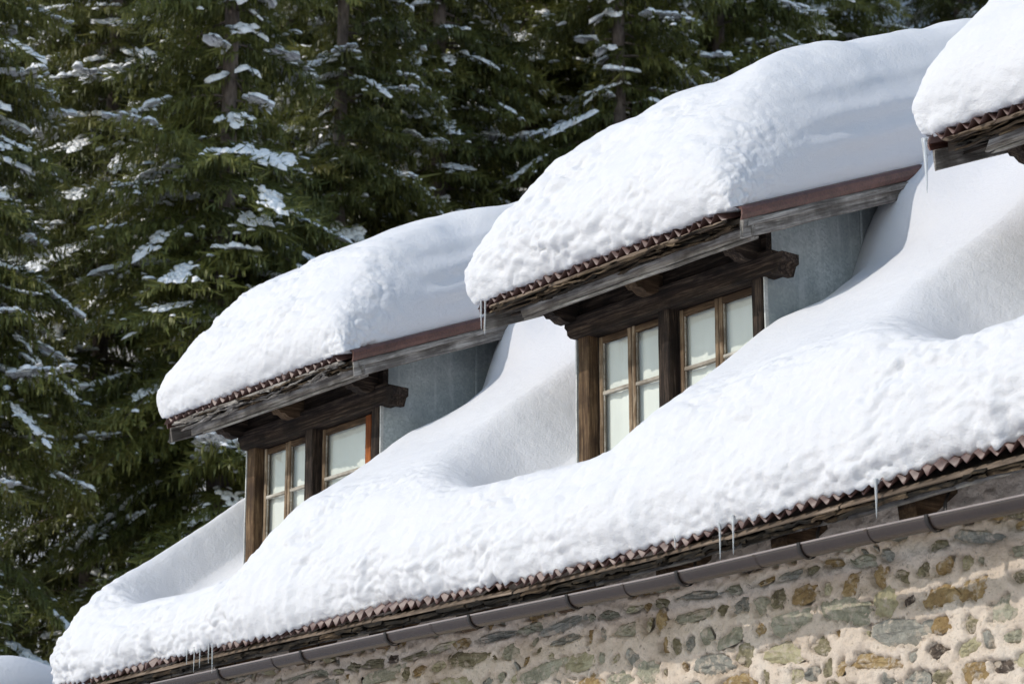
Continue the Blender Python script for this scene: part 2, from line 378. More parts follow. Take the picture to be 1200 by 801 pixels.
# ------------------------------------------------------------------ stone wall
def build_wall():
    rnd = random.Random(11)
    st = []
    z = 2.8
    x_lo, x_hi = -5.5, 9.2
    while z < 4.12:
        h = rnd.uniform(0.07, 0.165)
        x = x_lo + rnd.uniform(0, 0.3)
        while x < x_hi:
            r = rnd.random()
            wd = rnd.uniform(0.07, 0.16) if r < 0.42 else (rnd.uniform(0.16, 0.30) if r < 0.82 else rnd.uniform(0.30, 0.48))
            hh = h * rnd.uniform(0.6, 1.05)
            if wd < 0.14: hh = min(hh, wd * rnd.uniform(0.7, 1.5))
            if rnd.random() < 0.88:
                st.append((x + wd / 2, z + h / 2 + rnd.uniform(-0.25, 0.25) * (h - hh) + rnd.uniform(-.012, .012), wd / 2, hh / 2, rnd.uniform(-0.16, 0.16), rnd.randrange(1 << 30)))
            x += wd + rnd.uniform(0.02, 0.09)
        z += h + rnd.uniform(0.015, 0.045)
    for k in range(1500):                      # small pinning stones in the joints
        cx, cz = rnd.uniform(x_lo, x_hi), rnd.uniform(2.85, 4.15); a = rnd.uniform(0.02, 0.06); b = a * rnd.uniform(0.5, 1.0)
        if all(abs(cx - s[0]) > s[2] + a + 0.012 or abs(cz - s[1]) > s[3] + b + 0.012 for s in st):
            st.append((cx, cz, a, b, rnd.uniform(-0.6, 0.6), rnd.randrange(1 << 30)))
    d = 0.0135
    xs = np.arange(X_L + 0.2, 9.3, d); zs = np.arange(2.75, 4.42, d)
    XX, ZZ = np.meshgrid(xs, zs, indexing='ij')
    P = np.stack([XX, np.zeros_like(XX), ZZ], -1)
    y = -0.022 * noise(P, 5.0) - 0.016 * noise(P, 14.0) - 0.009 * noise(P, 34.0)
    rag = 0.26 * noise(P, 4.5) + 0.36 * noise(P, 12.0) + 0.42 * noise(P, 26.0) + 0.28 * noise(P, 44.0)
    rec = np.zeros_like(XX)
    def radius(th, seed):
        r_ = np.random.RandomState(seed)
        n = r_.randint(4, 8); e = 4.0
        an = (np.arange(n) + 0.62 * (r_.rand(n) - 0.5)) * 2 * math.pi / n + r_.rand() * 6.28
        rv = (np.abs(np.cos(an)) ** e + np.abs(np.sin(an)) ** e) ** (-1 / e) * (1.10 + 0.20 * r_.randn(n)).clip(0.68, 1.4)
        th = np.asarray(th); rel = (th[..., None] - an) % (2 * math.pi); i = rel.argmin(-1); k = (i + 1) % n
        t1, r1, r2 = np.take_along_axis(rel, i[..., None], -1)[..., 0], rv[i], rv[k]; dt = (an[k] - an[i]) % (2 * math.pi)
        return r1 * r2 * np.sin(dt) / (r1 * np.sin(t1) + r2 * np.sin(dt - t1))
    for (cx, cz, a, b, ro, sd) in st:
        m = max(a, b) * 1.7
        i0, i1 = np.searchsorted(xs, [cx - m, cx + m]); k0, k1 = np.searchsorted(zs, [cz - m, cz + m])
        dx, dz = XX[i0:i1, k0:k1] - cx, ZZ[i0:i1, k0:k1] - cz
        u, v = (dx * math.cos(ro) + dz * math.sin(ro)) / a, (-dx * math.sin(ro) + dz * math.cos(ro)) / b
        rr = np.hypot(u, v) / radius(np.arctan2(v, u), sd) + rag[i0:i1, k0:k1]
        sharp = 0.02 / min(a, b)
        rec[i0:i1, k0:k1] = np.maximum(rec[i0:i1, k0:k1], 1 - sstep(0.98 - sharp, 0.98 + sharp, rr))
    P[..., 1] = y * (1 - rec) - 0.012 * (1 - rec) + 0.045 * rec
    wall = big_mesh('wall', P, grid_quads(len(xs), len(zs)), M['mortar'], house)
    # remaining faces of the building shell
    def rest(name, v, f): return mesh(name, v, f, M['render'], wall)
    x0, x1 = X_L + 0.2, 9.3; yb = 13.4; zt = 4.42
    rest('lower_wall', [(x0, 0, -1.2), (x1, 0, -1.2), (x1, 0, 2.75), (x0, 0, 2.75)], [(0, 1, 2, 3)])
    for xg in (x0, x1):
        rest('gable_wall', [(xg, 0, -1.2), (xg, yb, -1.2), (xg, yb, zt), (xg, yb / 2, zt + yb / 2 * SL - .06), (xg, 0, zt)], [(0, 1, 2, 3, 4)])
    rest('back_wall', [(x0, yb, -1.2), (x1, yb, -1.2), (x1, yb, zt), (x0, yb, zt)], [(0, 1, 2, 3)])
    # stones: the ones in view are pieces, the rest one mass
    wgt = [0, 0, 0, 0, 1, 1, 1, 2, 2, 2, 3, 3, 3, 4, 4, 4, 5]
    seg = 12
    th = np.arange(seg) * 2 * math.pi / seg
    mv, mf = [], []
    def stone_geo(cx, cz, a, b, ro, sd):
        r_ = np.random.RandomState(sd); rad = radius(th, sd)
        out, ring = [], []
        tilt = r_.randn(2) * 0.010
        for sc, yy in ((1.2, 0.014), (0.85, 0.002), (0.45, -0.001)):
            for k in range(seg):
                u, v = math.cos(th[k]) * rad[k] * sc * a, math.sin(th[k]) * rad[k] * sc * b
                yv = yy + r_.randn() * 0.006 + tilt[0] * u / a + tilt[1] * v / b
                out.append((u * math.cos(ro) - v * math.sin(ro), yv, u * math.sin(ro) + v * math.cos(ro)))
        out.append((0, r_.randn() * 0.006, 0))
        fs = []
        for q in (0, 1):
            for k in range(seg):
                k2 = (k + 1) % seg; fs.append((q * seg + k, q * seg + k2, (q + 1) * seg + k2, (q + 1) * seg + k))
        for k in range(seg): fs.append((2 * seg + k, 2 * seg + (k + 1) % seg, 3 * seg))
        return out, fs
    cnt = 0
    vis = sorted(st, key=lambda s: -(s[2] * s[3]))
    for s in vis:
        cx, cz, a, b, ro, sd = s
        v, f = stone_geo(*s)
        mat = STONES[random.Random(sd).choice(wgt)]
        if cz > 3.56 - 0.116 * cx and -3.9 < cx < 6.3 and cnt < 300:
            mesh('stone', v, f, mat, wall, smooth=False, loc=(cx, 0, cz)); cnt += 1
        else:
            o = len(mv); mv += [(q[0] + cx, q[1], q[2] + cz) for q in v]; mf += [tuple(i + o for i in q) for q in f]
    tag(mesh('stones', mv, mf, STONES[0], wall), kind='stuff')
    return cnt
n_stones = build_wall()

# ------------------------------------------------------------------ main roof
roof = empty('roof', (0, 0, 0), house)
def corrugated(name, x0, x1, yA, yB, zfun, mat, parent, pitch=0.108, amp=0.028, th=0.004):
    n = int(round((x1 - x0) / pitch)); seg = 8
    xs = x0 + np.arange(n * seg + 1) * (x1 - x0) / (n * seg)
    ph = (np.arange(n * seg + 1) % seg) / seg
    tri = 1 - 2 * np.abs(ph - 0.5) * 2            # -1..1 triangle
    prof = amp * np.sign(tri) * np.abs(tri) ** 0.75
    ys = np.linspace(yA, yB, 5)
    jx = np.stack([xs, np.full_like(xs, yA * 3.1), np.zeros_like(xs)], -1); prof = prof * (1 + 0.45 * noise(jx, 3.3, 9)); ej = 0.03 * noise(jx, 4.1, 2) + 0.02 * noise(jx, 9.3, 5)
    V = np.zeros((2, len(xs), len(ys), 3))
    for j, yy in enumerate(ys):
        z = zfun(xs, yy) + prof
        yv = yy + (ej if j == 0 else 0 * xs)
        V[0, :, j] = np.stack([xs, yv, z], -1)
        V[1, :, j] = np.stack([xs, yv + 0.001, z - th], -1)
    q0 = grid_quads(len(xs), len(ys)); q1 = grid_quads(len(xs), len(ys), len(xs) * len(ys))[:, ::-1]
    a = np.arange(len(xs) - 1) * len(ys); o = len(xs) * len(ys)
    qf = np.stack([a, a + o, a + o + len(ys), a + len(ys)], -1)
    return big_mesh(name, V, np.concatenate([q0, q1, qf]), mat, parent, smooth=False)
def build_roof():
    rnd = random.Random(3)
    x = X_L
    k = 0
    while x < X_R - 0.1:
        x1 = min(x + 0.108 * rnd.choice((8, 9, 9, 10)), X_R)
        dy, dz = rnd.uniform(-0.028, 0.022), 0.003 * (k % 2) + rnd.uniform(-.004, .004)
        corrugated('corrugated_sheet', x, x1, EY + dy, 0.75, lambda X, yy, dz=dz: zr(X, yy) + dz, M['corr'], roof, pitch=0.108)
        x = x1; k += 1
    # tan batten carrying the sheet ends, rotten shingle layer, grey edge planks
    segs = [(-5.72, -2.42), (-2.40, 1.08), (1.10, 4.38), (4.40, 9.5)]
    for i, (a, b) in enumerate(segs):
        n = 8
        for (nm, mat, y, dz, w_, h_) in (('batten', M['tan_X'], EY + 0.045, -0.040, 0.05, 0.020),):
            m_ = (a + b) / 2
            beam(nm, (a, y, ez(a) + dz), (m_, y, ez(m_) + dz), (0, w_, w_ * SL), (0, 0, h_), mat, roof, 5, 0.003, i)
            beam(nm, (m_ + .003, y, ez(m_) + dz), (b, y, ez(b) + dz), (0, w_, w_ * SL), (0, 0, h_), mat, roof, 5, 0.003, i + 9)
        x = a
        while x < b - 0.05:
            L = min(rnd.uniform(0.55, 1.25), b - x)
            y = EY + 0.125 + rnd.uniform(-.006, .006); zz = (ez(x) + ez(x + L)) / 2 - 0.078 + rnd.uniform(-.006, .006)
            sl = ez(x + L) - ez(x)
            beam('edge_plank', (x, y, zz - sl / 2), (x + L - 0.004, y, zz + sl / 2), (0, 0.08, 0.08 * SL), (0, -0.004, 0.042), M['grey_X'], roof, 6, 0.004, int(x * 100), (0.01, 0.01))
            x += L
    x = X_L + 0.03
    while x < X_R - 0.1:                      # old shingles squashed under the sheets
        L = rnd.uniform(0.12, 0.34)
        for lay in range(2):
            y = EY + 0.085 + 0.015 * lay + rnd.uniform(-0.018, 0.018); z = float(ez(x)) - 0.050 - 0.016 * lay + rnd.uniform(-0.006, 0.006)
            beam('shingle', (x + rnd.uniform(-.04, .04), y, z), (x + L, y + rnd.uniform(-.015, .015), float(ez(x + L)) - 0.050 - 0.016 * lay + rnd.uniform(-.008, .008)),
                 (0, 0.11, 0.11 * SL), (0, -0.006, rnd.uniform(0.016, 0.030)), M['moss_X'] if rnd.random() < .85 else M['rot_X'], roof, 4, 0.008, int(x * 1000) + lay, (0.015, 0.015), 0.004)
        x += L * 0.97
    # rafters
    xr = -5.35; k = 0
    while xr < 9.4:
        zt = float(ez(xr)) - 0.118
        y0 = EY + 0.17
        prof = [(y0, zt + 0.02), (y0 + 0.012, zt - 0.075), (y0 + 0.09, zt - 0.10), (1.0, zt - 0.10 + (1.0 - y0 - .06) * SL), (1.0, zt + 0.02 + (1.0 - y0) * SL)]
        prism('rafter', prof, 'X', xr - 0.075, xr + 0.075, M['brown_Y'], roof)
        xr += 1.13; k += 1
    # boarding
    v = []; yr = 6.7
    for (y, dz) in ((EY + 0.22, -0.075), (yr, -0.075), (yr, -0.12), (EY + 0.22, -0.12)):
        for xx in (X_L + 0.03, X_R - 0.03): v.append((xx, y, 4.24 + (y - EY) * SL + dz))
    mesh('roof_boarding', v, [(0, 1, 3, 2), (2, 3, 5, 4), (4, 5, 7, 6), (6, 7, 1, 0), (0, 2, 4, 6), (1, 7, 5, 3)], M['deck'], roof)
    zt = 4.24 + (yr - EY) * SL - 0.08
    v = [(X_L, yr, zt), (X_R, yr, zt), (X_R, 13.9, zt - 7.2 * SL), (X_L, 13.9, zt - 7.2 * SL)]
    mesh('back_slope', v, [(0, 1, 2, 3)], M['deck'], roof)
build_roof()

# ------------------------------------------------------------------ gutter
def build_gutter():
    r = 0.076; cy = -0.496
    xa, xb = -5.6, 9.4
    def cz(x): return np.interp(x, [-5.6, -3.9, -0.1, 2.6, 4.5, 5.9, 9.4], [4.075, 4.066, 4.052, 4.026, 4.037, 4.03, 4.02]) - 0.004
    gut = empty('gutter', (0, 0, 0), house)
    joints = [xa, -2.05, 0.12, 2.32, 3.62, 4.62, 7.1, xb]
    for i in range(len(joints) - 1):
        a, b = joints[i], joints[i + 1] + 0.02
        rr = r - 0.002 * (i % 2)
        xs = np.linspace(a, b, max(6, int((b - a) / 0.25))); th = np.linspace(0, math.pi, 17)
        V = []
        for x in xs:
            for t in th: V.append((x, cy - rr * math.cos(t), cz(x) - rr * math.sin(t)))
            for t in th[::-1]: V.append((x, cy - (rr - .003) * math.cos(t), cz(x) - (rr - .003) * math.sin(t)))
        m = 34
        q = []
        for k in range(len(xs) - 1):
            for j in range(m): q.append((k * m + j, k * m + (j + 1) % m, (k + 1) * m + (j + 1) % m, (k + 1) * m + j))
        big_mesh('gutter_length', V, q, M['gutter'], gut)
        V, q = [], []
        for x in xs:
            for t in np.linspace(0, 2 * math.pi, 9)[:-1]: V.append((x, cy - rr + 0.004 + 0.0085 * math.cos(t), cz(x) + 0.004 + 0.0085 * math.sin(t)))
        for k in range(len(xs) - 1):
            for j in range(8): q.append((k * 8 + j, (k + 1) * 8 + j, (k + 1) * 8 + (j + 1) % 8, k * 8 + (j + 1) % 8))
        big_mesh('bead', V, q, M['rim'], gut)
    for x in joints[1:-1]:
        V, q = [], []
        for xx in (x - 0.004, x + 0.022):
            for t in np.linspace(0, math.pi, 17): V.append((xx, cy - (r + .003) * math.cos(t), cz(x) - (r + .003) * math.sin(t)))
        for j in range(16): q.append((j, j + 1, 18 + j, 17 + j))
        big_mesh('seam', V, q, M['gutter'], gut)
    for x in (-5.0, -3.95, -2.84, -1.60, -0.44, 0.61, 1.74, 2.89, 4.05, 5.14, 6.25, 7.4, 8.5):
        V, q = [], []
        rr = r + 0.006
        pts = [(cy - rr * math.cos(t), cz(x) - rr * math.sin(t)) for t in np.linspace(-0.12, math.pi, 18)]
        pts += [(cy + rr + .01, cz(x) + 0.10), (cy + rr + 0.06, cz(x) + 0.20)]
        for xx in (x - 0.014, x + 0.014):
            for off in (0.0, 0.006):
                for (py, pz) in pts:
                    dn = Vector((py - cy, pz - cz(x))); dn = dn.normalized() * off if off else Vector((0, 0))
                    V.append((xx, py + dn.x, pz + dn.y))
        n = len(pts)
        for j in range(n - 1):
            q += [(n + j, n + j + 1, 3 * n + j + 1, 3 * n + j), (j, 2 * n + j, 2 * n + j + 1, j + 1), (j, j + 1, n + j + 1, n + j), (2 * n + j, 3 * n + j, 3 * n + j + 1, 2 * n + j + 1)]
        big_mesh('bracket', V, q, M['strap'], gut, smooth=False)
build_gutter()

# ------------------------------------------------------------------ dormers
DLAB = ['left dormer with orange inner frame at its right window', 'middle dormer, its four sashes standing clear above the snow', 'right dormer, only its lower eave corner in view']
def build_dormer(k, x0):
    rnd = random.Random(100 + k)
    D = empty('dormer', (x0, 0, 0), house); D['label'] = DLAB[k]
    W = 2.17; F = 1.0                         # width, front plane
    # side walls of galvanised sheet
    for sx, nm in ((-0.006, -1), (W + 0.006, 1)):
        ys = np.linspace(F + 0.02, 6.0, 22); zs = np.linspace(0, 1, 14); V = []
        for y in ys:
            zt = zd(y) - 0.14; zb = min(5.0 + (y - F) * 0.45, zt - 0.02)
            for t in zs:
                V.append((sx + nm * 0.006 * math.sin(y * 3.1 + 4 * t) * 0.6, y, zb + (zt - zb) * t))
        big_mesh('side_wall', V, grid_quads(22, 14), M['galv'], D)
        beam('corner_strip', (sx + nm * 0.014, F + 0.022, 5.0), (sx + nm * 0.014, F + 0.022, 6.58), (0.014, 0, 0), (0, 0.035, 0), M['flange'], D, 8, 0.0015, k, ch=0.002)
        # standing seam between two sheets
        beam('sheet_seam', (sx + nm * 0.008, 2.1, 5.6), (sx + nm * 0.008, 2.1, zd(2.1) - 0.15), (0.012, 0, 0), (0, 0.02, 0), M['galv'], D, 3, 0.001, k, ch=0.002)
    # posts
    for nm, xa, wd in (('corner_post', 0.005, 0.135), ('middle_post', 0.99, 0.13), ('corner_post', 2.055, 0.115)):
        beam(nm, (xa + wd / 2, F + 0.075, 5.0), (xa + wd / 2, F + 0.075, 6.588), (wd, 0, 0), (0, 0.15, 0), M['post'] if nm == 'corner_post' and xa < 1 else M['dark_Z'], D, 7, 0.003, k * 7 + int(xa * 10), ch=0.009)  # left post coloured as sunlit brown, the other two as shaded dark wood
    beam('sill', (-0.02, F + 0.06, 5.36), (W + 0.02, F + 0.06, 5.36), (0, 0.2, -0.02), (0, 0, 0.07), M['dark_X'], D, 5, 0.003, k)
    # lintel with stepped end on the right, carved end on the left
    prof = [(-0.10, 6.76), (-0.105, 6.69), (-0.075, 6.66), (-0.07, 6.62), (-0.03, 6.585), (W + 0.15, 6.583), (W + 0.152, 6.56), (W + 0.215, 6.555),
            (W + 0.245, 6.63), (W + 0.275, 6.64), (W + 0.275, 6.715), (W + 0.15, 6.722), (W + 0.145, 6.76)]
    prism('lintel', prof, 'Y', F - 0.045, F + 0.13, M['dark_X'], D)
    prism('frieze_board', [(-0.06, 6.763), (W + 0.06, 6.763), (W + 0.06, 6.985), (-0.06, 6.985)], 'Y', F + 0.002, F + 0.06, M['dark_X'], D)
    # carved rafter tails
    for i, xc in enumerate((-0.03, 1.03, 2.07)):
        xc += rnd.uniform(-0.05, 0.05) + (-0.12 if k == 0 and i == 1 else 0)
        y0 = DY + 0.27
        def u(y): return zd(y) - 0.215
        prof = [(y0 + 0.02, u(y0) + 0.035), (y0, u(y0) - 0.01), (y0 + 0.06, u(y0) - 0.015), (y0 + 0.09, u(y0) - 0.045), (y0 + 0.13, u(y0) - 0.04), (y0 + 0.18, u(y0) - 0.07),
                (y0 + 0.25, u(y0) - 0.075), (F + 0.05, u(F) - 0.13), (F + 0.05, u(F) + 0.035)]
        prism('rafter_tail', prof, 'X', xc - 0.06, xc + 0.06, M['dark_Y'] if i != 1 else M['brown_Y'], D)
    # sashes: two per opening, two panes each
    for o, (xa, xb) in enumerate(((0.142, 0.988), (1.122, 2.053))):
        xm = (xa + xb) / 2
        opened = (k == 0 and o == 1)
        # inner fixed frame, sides facing the opening
        fr = M['dark_Z']
        for xf in (xa + 0.010, xb - 0.010):
            beam('window_frame', (xf, F + 0.135, 5.38), (xf, F + 0.135, 6.582), (0.018, 0, 0), (0, 0.07, 0), fr, D, 5, 0.001, k + o, ch=0.003)
        if opened:
            beam('window_frame', (xb - 0.13, F + 0.085, 5.38), (xb - 0.13, F + 0.085, 6.56), (0.085, 0, 0), (0, 0.045, 0), M['orange_Z'], D, 5, 0.002, 3, ch=0.004)
            xb2 = xb - 0.175
        else: xb2 = xb - 0.02
        rng = ((xa + 0.022, xm - 0.004), (xm + 0.004, xb2)) if not opened else ((xa + 0.022, xb2 - 0.30 + 0.30),)
        for i, (a, b) in enumerate(rng):
            s = None; bits = []
            ys = F + 0.115; top, bot, bar = 6.575, 5.40, 6.095 + rnd.uniform(-.006, .006)
            st = 0.040; mz, mx = M['sash_Z'], M['bar_X']
            bits += [beam('stile', (a + st / 2, ys, bot), (a + st / 2, ys, top), (st, 0, 0), (0, 0.042, 0), mz, s, 8, 0.002, rnd.randrange(999), ch=0.005)]
            bits += [beam('stile', (b - st / 2, ys, bot), (b - st / 2, ys, top), (st, 0, 0), (0, 0.042, 0), mz, s, 8, 0.002, rnd.randrange(999), ch=0.005)]
            for zc, hh, mat in ((top - 0.027, 0.054, M['brown_X']), (bar, 0.030, mx), (bot + 0.035, 0.07, M['brown_X'])):
                bits += [beam('rail' if hh > 0.031 else 'glazing_bar', (a + st + .001, ys + .001, zc), (b - st - .001, ys + .001, zc), (0, 0.036, 0), (0, 0, hh), mat, s, 4, 0.0012, rnd.randrange(999), ch=0.004)]
            # putty line round the glass
            gy = ys + 0.006
            for (za, zb) in ((bot + 0.07, bar - 0.015), (bar + 0.015, top - 0.054)):
                t = rnd.uniform(-.004, .004)
                mesh('pane', [(a + st - .004, gy, za - .004), (b - st + .004, gy + t, za - .004), (b - st + .004, gy + t, zb + .004), (a + st - .004, gy, zb + .004),
                              (a + st - .004, gy + .003, za - .004), (b - st + .004, gy + t + .003, za - .004), (b - st + .004, gy + t + .003, zb + .004), (a + st - .004, gy + .003, zb + .004)],
                     [(0, 1, 2, 3), (7, 6, 5, 4)], M['glass'], D)
                for xx in (a + st + 0.004, b - st - 0.004):
                    bits += [beam('putty', (xx, ys - 0.0, za), (xx, ys - 0.0, zb), (0.008, 0, 0), (0, 0.014, 0), M['bar_X'], s, 4, 0.001, rnd.randrange(999), ch=0.002)]
            join('window_sash', bits, D)
        nb = 24; V = []
        for i in range(nb):
            t = i / (nb - 1)
            for j in range(6):
                q = j / 5; V.append((xa - 0.02 + (xb - xa + 0.04) * t, F + 0.160 + 0.008 * math.sin(t * 26 + k + o) * (1 - q * .4) + 0.004 * math.sin(t * 57), 5.2 + 1.42 * q))
        big_mesh('blind', V, grid_quads(nb, 6), M['blind'], D)
    # eave: grey fascia, ragged shingles, tan batten, corrugated sheets
    xl, xr = -0.52, 2.50
    ye = DY + 0.155
    beam('fascia_board', (-0.14 - 0.14 * (k == 0), ye + 0.02, zd(ye) - 0.175), (xr + 0.06, ye + 0.02, zd(ye) - 0.175), (0, 0.028, 0.008), (0, -0.012, 0.085), M['grey_X'], D, 12, 0.004, k + 40, (0.04, 0.01))
    beam('soffit_strip', (-0.10, ye + 0.055, zd(ye) - 0.222), (xr + 0.02, ye + 0.055, zd(ye) - 0.222), (0, 0.09, 0.032), (0, -0.003, 0.022), M['grey_X'], D, 9, 0.003, k + 50, (0.03, 0.01))
    beam('soffit_board', (-0.42, ye + 0.22, zd(ye + .22) - 0.165), (xr, ye + 0.22, zd(ye + .22) - 0.165), (0, 0.22, 0.086), (0, -0.006, 0.024), M['dark_X'], D, 6, 0.002, k + 55, (0.04, 0.01))
    beam('soffit_board', (-0.42, ye + 0.45, zd(ye + .45) - 0.165), (xr, ye + 0.45, zd(ye + .45) - 0.165), (0, 0.22, 0.086), (0, -0.006, 0.024), M['dark_X'], D, 6, 0.002, k + 56, (0.04, 0.01))
    beam('batten', (xl + 0.13, DY + 0.035, zd(DY) - 0.040), (xr - 0.10, DY + 0.035, zd(DY) - 0.040), (0, 0.045, 0.017), (0, -0.004, 0.030), M['tan_X'] if k else M['grey_X'], D, 14, 0.004, k + 60, (0.03, 0.01))
    for lay in range(4):
        x = xl + 0.10 + 0.02 * lay + rnd.uniform(0, .1)
        while x < xr - 0.12:
            L = rnd.uniform(0.16, 0.62); x1 = min(x + L, xr - 0.06)
            y = DY + 0.050 + 0.026 * lay + rnd.uniform(-0.035, 0.015); z = zd(y) - 0.068 - 0.021 * lay + rnd.uniform(-0.006, 0.006)
            tl = rnd.uniform(-0.02, 0.02)
            beam('shingle', (x, y, z - tl), (x1, y + rnd.uniform(-.01, .01), z + tl), (0, 0.10, 0.039), (0, -0.004, rnd.uniform(0.008, 0.018)),
                 M['rot_X'] if rnd.random() < (0.7 if k else 0.35) else (M['moss_X'] if k else M['grey_X']), D, 6, 0.009, rnd.randrange(9999), (0.03, 0.03), 0.003)
            x = x1 - rnd.uniform(-0.02, 0.06)
    xs = [xl, xl + 0.116 * 8, xl + 0.116 * 17, xr - 0.10]
    for i in range(3):
        corrugated('corrugated_sheet', xs[i], xs[i + 1], DY, 1.6, lambda X, yy, i=i: zd(yy) + 0.0 * X + 0.003 * (i % 2), M['corr'], D, pitch=0.116, amp=0.036)
    # boarding under the snow
    yb = 6.3; V = []
    for (y, dz) in ((DY + 0.14, -0.06), (yb, -0.06), (yb, -0.13), (DY + 0.14, -0.13)):
        for xx in (xl + 0.05, xr - 0.02): V.append((xx, y, zd(y) + dz))
    mesh('roof_boarding', V, [(0, 1, 3, 2), (2, 3, 5, 4), (4, 5, 7, 6), (6, 7, 1, 0), (0, 2, 4, 6), (1, 7, 5, 3)], M['deck'], D)
    # verge boards and brown metal verge trim on both sides
    for sx, sg in ((xr, 1), (xl, -1)):
        y0, y1 = DY + 0.09, 6.2
        beam('verge_board', (sx + sg * 0.03, y0, zd(y0) - 0.155), (sx + sg * 0.03, y1, zd(y1) - 0.155), (0.032, 0, 0), (0, 0, 0.15), M['verge_Y'], D, 14, 0.004, k + 70 + sg, (0.02, 0))
        beam('verge_strip', (sx + sg * 0.052, y0 + 0.05, zd(y0 + .05) - 0.118), (sx + sg * 0.052, y1, zd(y1) - 0.118), (0.016, 0, 0), (0, 0, 0.05), M['verge_Y'], D, 14, 0.003, k + 80 + sg, (0.02, 0), 0.004)
        cuts = [DY + 0.06, 2.78, 4.8, 6.2]
        for i in range(3):
            a, b = cuts[i], cuts[i + 1] + 0.04
            pr = [(-0.13, 0.03), (-0.02, 0.035), (0.045, 0.012), (0.062, -0.012), (0.064, -0.055), (0.050, -0.088), (0.036, -0.092), (0.050, -0.055), (0.048, -0.014), (0.035, 0.0), (-0.02, 0.022), (-0.13, 0.018)]
            V = []
            sc = 1 + 0.04 * (i % 2)
            for y in (a, b):
                for (px, pz) in pr: V.append((sx + sg * px * sc, y, zd(y) + pz * sc + 0.008))
            n = len(pr)
            f = [(j, n + j, n + (j + 1) % n, (j + 1) % n) for j in range(n)] + [tuple(range(n)), tuple(range(2 * n - 1, n - 1, -1))]
            mesh('verge_trim', V, f, M['flash'], D)
    return D
for k, x0 in enumerate(DORMERS): build_dormer(k, x0)

# ------------------------------------------------------------------ snow
def rnd_prof(t, p): return (1 - (1 - np.clip(t, 0, 1)) ** p) ** (1 / p)
def arc_samples(fun, end, steps_fine, fine_len, ds1, ds2):
    """positions along 0..end spaced evenly by arc length of (t, fun(t)), fine at first then coarser"""
    t = np.concatenate([np.linspace(0, 1, 6001) ** 3 * end]); h = fun(t)
    s = np.concatenate([[0], np.cumsum(np.hypot(np.diff(t), np.diff(h)))])
    out = [0.0]; ds = ds1
    while out[-1] < s[-1]:
        if out[-1] > fine_len: ds = min(ds * 1.06, ds2)
        out.append(out[-1] + ds)
    out = np.array(out) * (s[-1] / out[-1])
    return np.interp(out, s, t)
def normals(P):
    du = np.gradient(P, axis=0); dv = np.gradient(P, axis=1)
    n = np.cross(du, dv); l = np.linalg.norm(n, axis=-1, keepdims=True); l[l == 0] = 1
    return n / l
_RJ = np.random.RandomState(77).rand(256, 4)
def cells(P, sc, off):
    """rounded crumbs: each cell a dome of its own height, creased where cells meet"""
    p = P * sc + off; i = np.floor(p).astype(int); f = p - i
    best = np.full(p.shape[:-1], -9.0)
    for dx in (-1, 0, 1):
        for dy in (-1, 0, 1):
            for dz in (-1, 0, 1):
                q = (i + np.array((dx, dy, dz))) & 255
                r = _RJ[_P[_P[_P[q[..., 0]] + q[..., 1]] + q[..., 2]]]
                d2 = ((r[..., :3] + np.array((dx, dy, dz)) - f) ** 2).sum(-1)
                best = np.maximum(best, 0.75 * r[..., 3] - d2 * 1.15)
    return best
def lumps(P, seed):
    o = seed * 7.31
    P = P * np.array((0.62, 1.0, 1.0))          # crumbs lie a little longer along the eave
    wq = P + 0.06 * np.stack([noise(P, 5, o + 1), noise(P, 5, o + 2), noise(P, 5, o + 3)], -1) + 0.016 * np.stack([noise(P, 19, o + 1), noise(P, 19, o + 2), noise(P, 19, o + 3)], -1)
    g = noise(P, 2.1, o + 21)
    m = np.clip(0.62 + 1.1 * noise(P, 1.5, o + 13), 0.12, 1.2); m2 = np.clip(0.6 + 1.4 * noise(P, 3.1, o + 33), 0.0, 1.4)
    return 0.030 * g + 0.016 * noise(P, 5.5, o + 4) + m * (0.036 * cells(wq, 8.0, o) + 0.038 * m2 * cells(wq, 15.5, o + 5) + 0.012 * cells(wq, 26.0, o + 7)) + 0.006 * noise(P, 25, o + 2)
def skirt(P, inset, zfun):
    """close a grid: tuck its rim inwards under itself"""
    return P
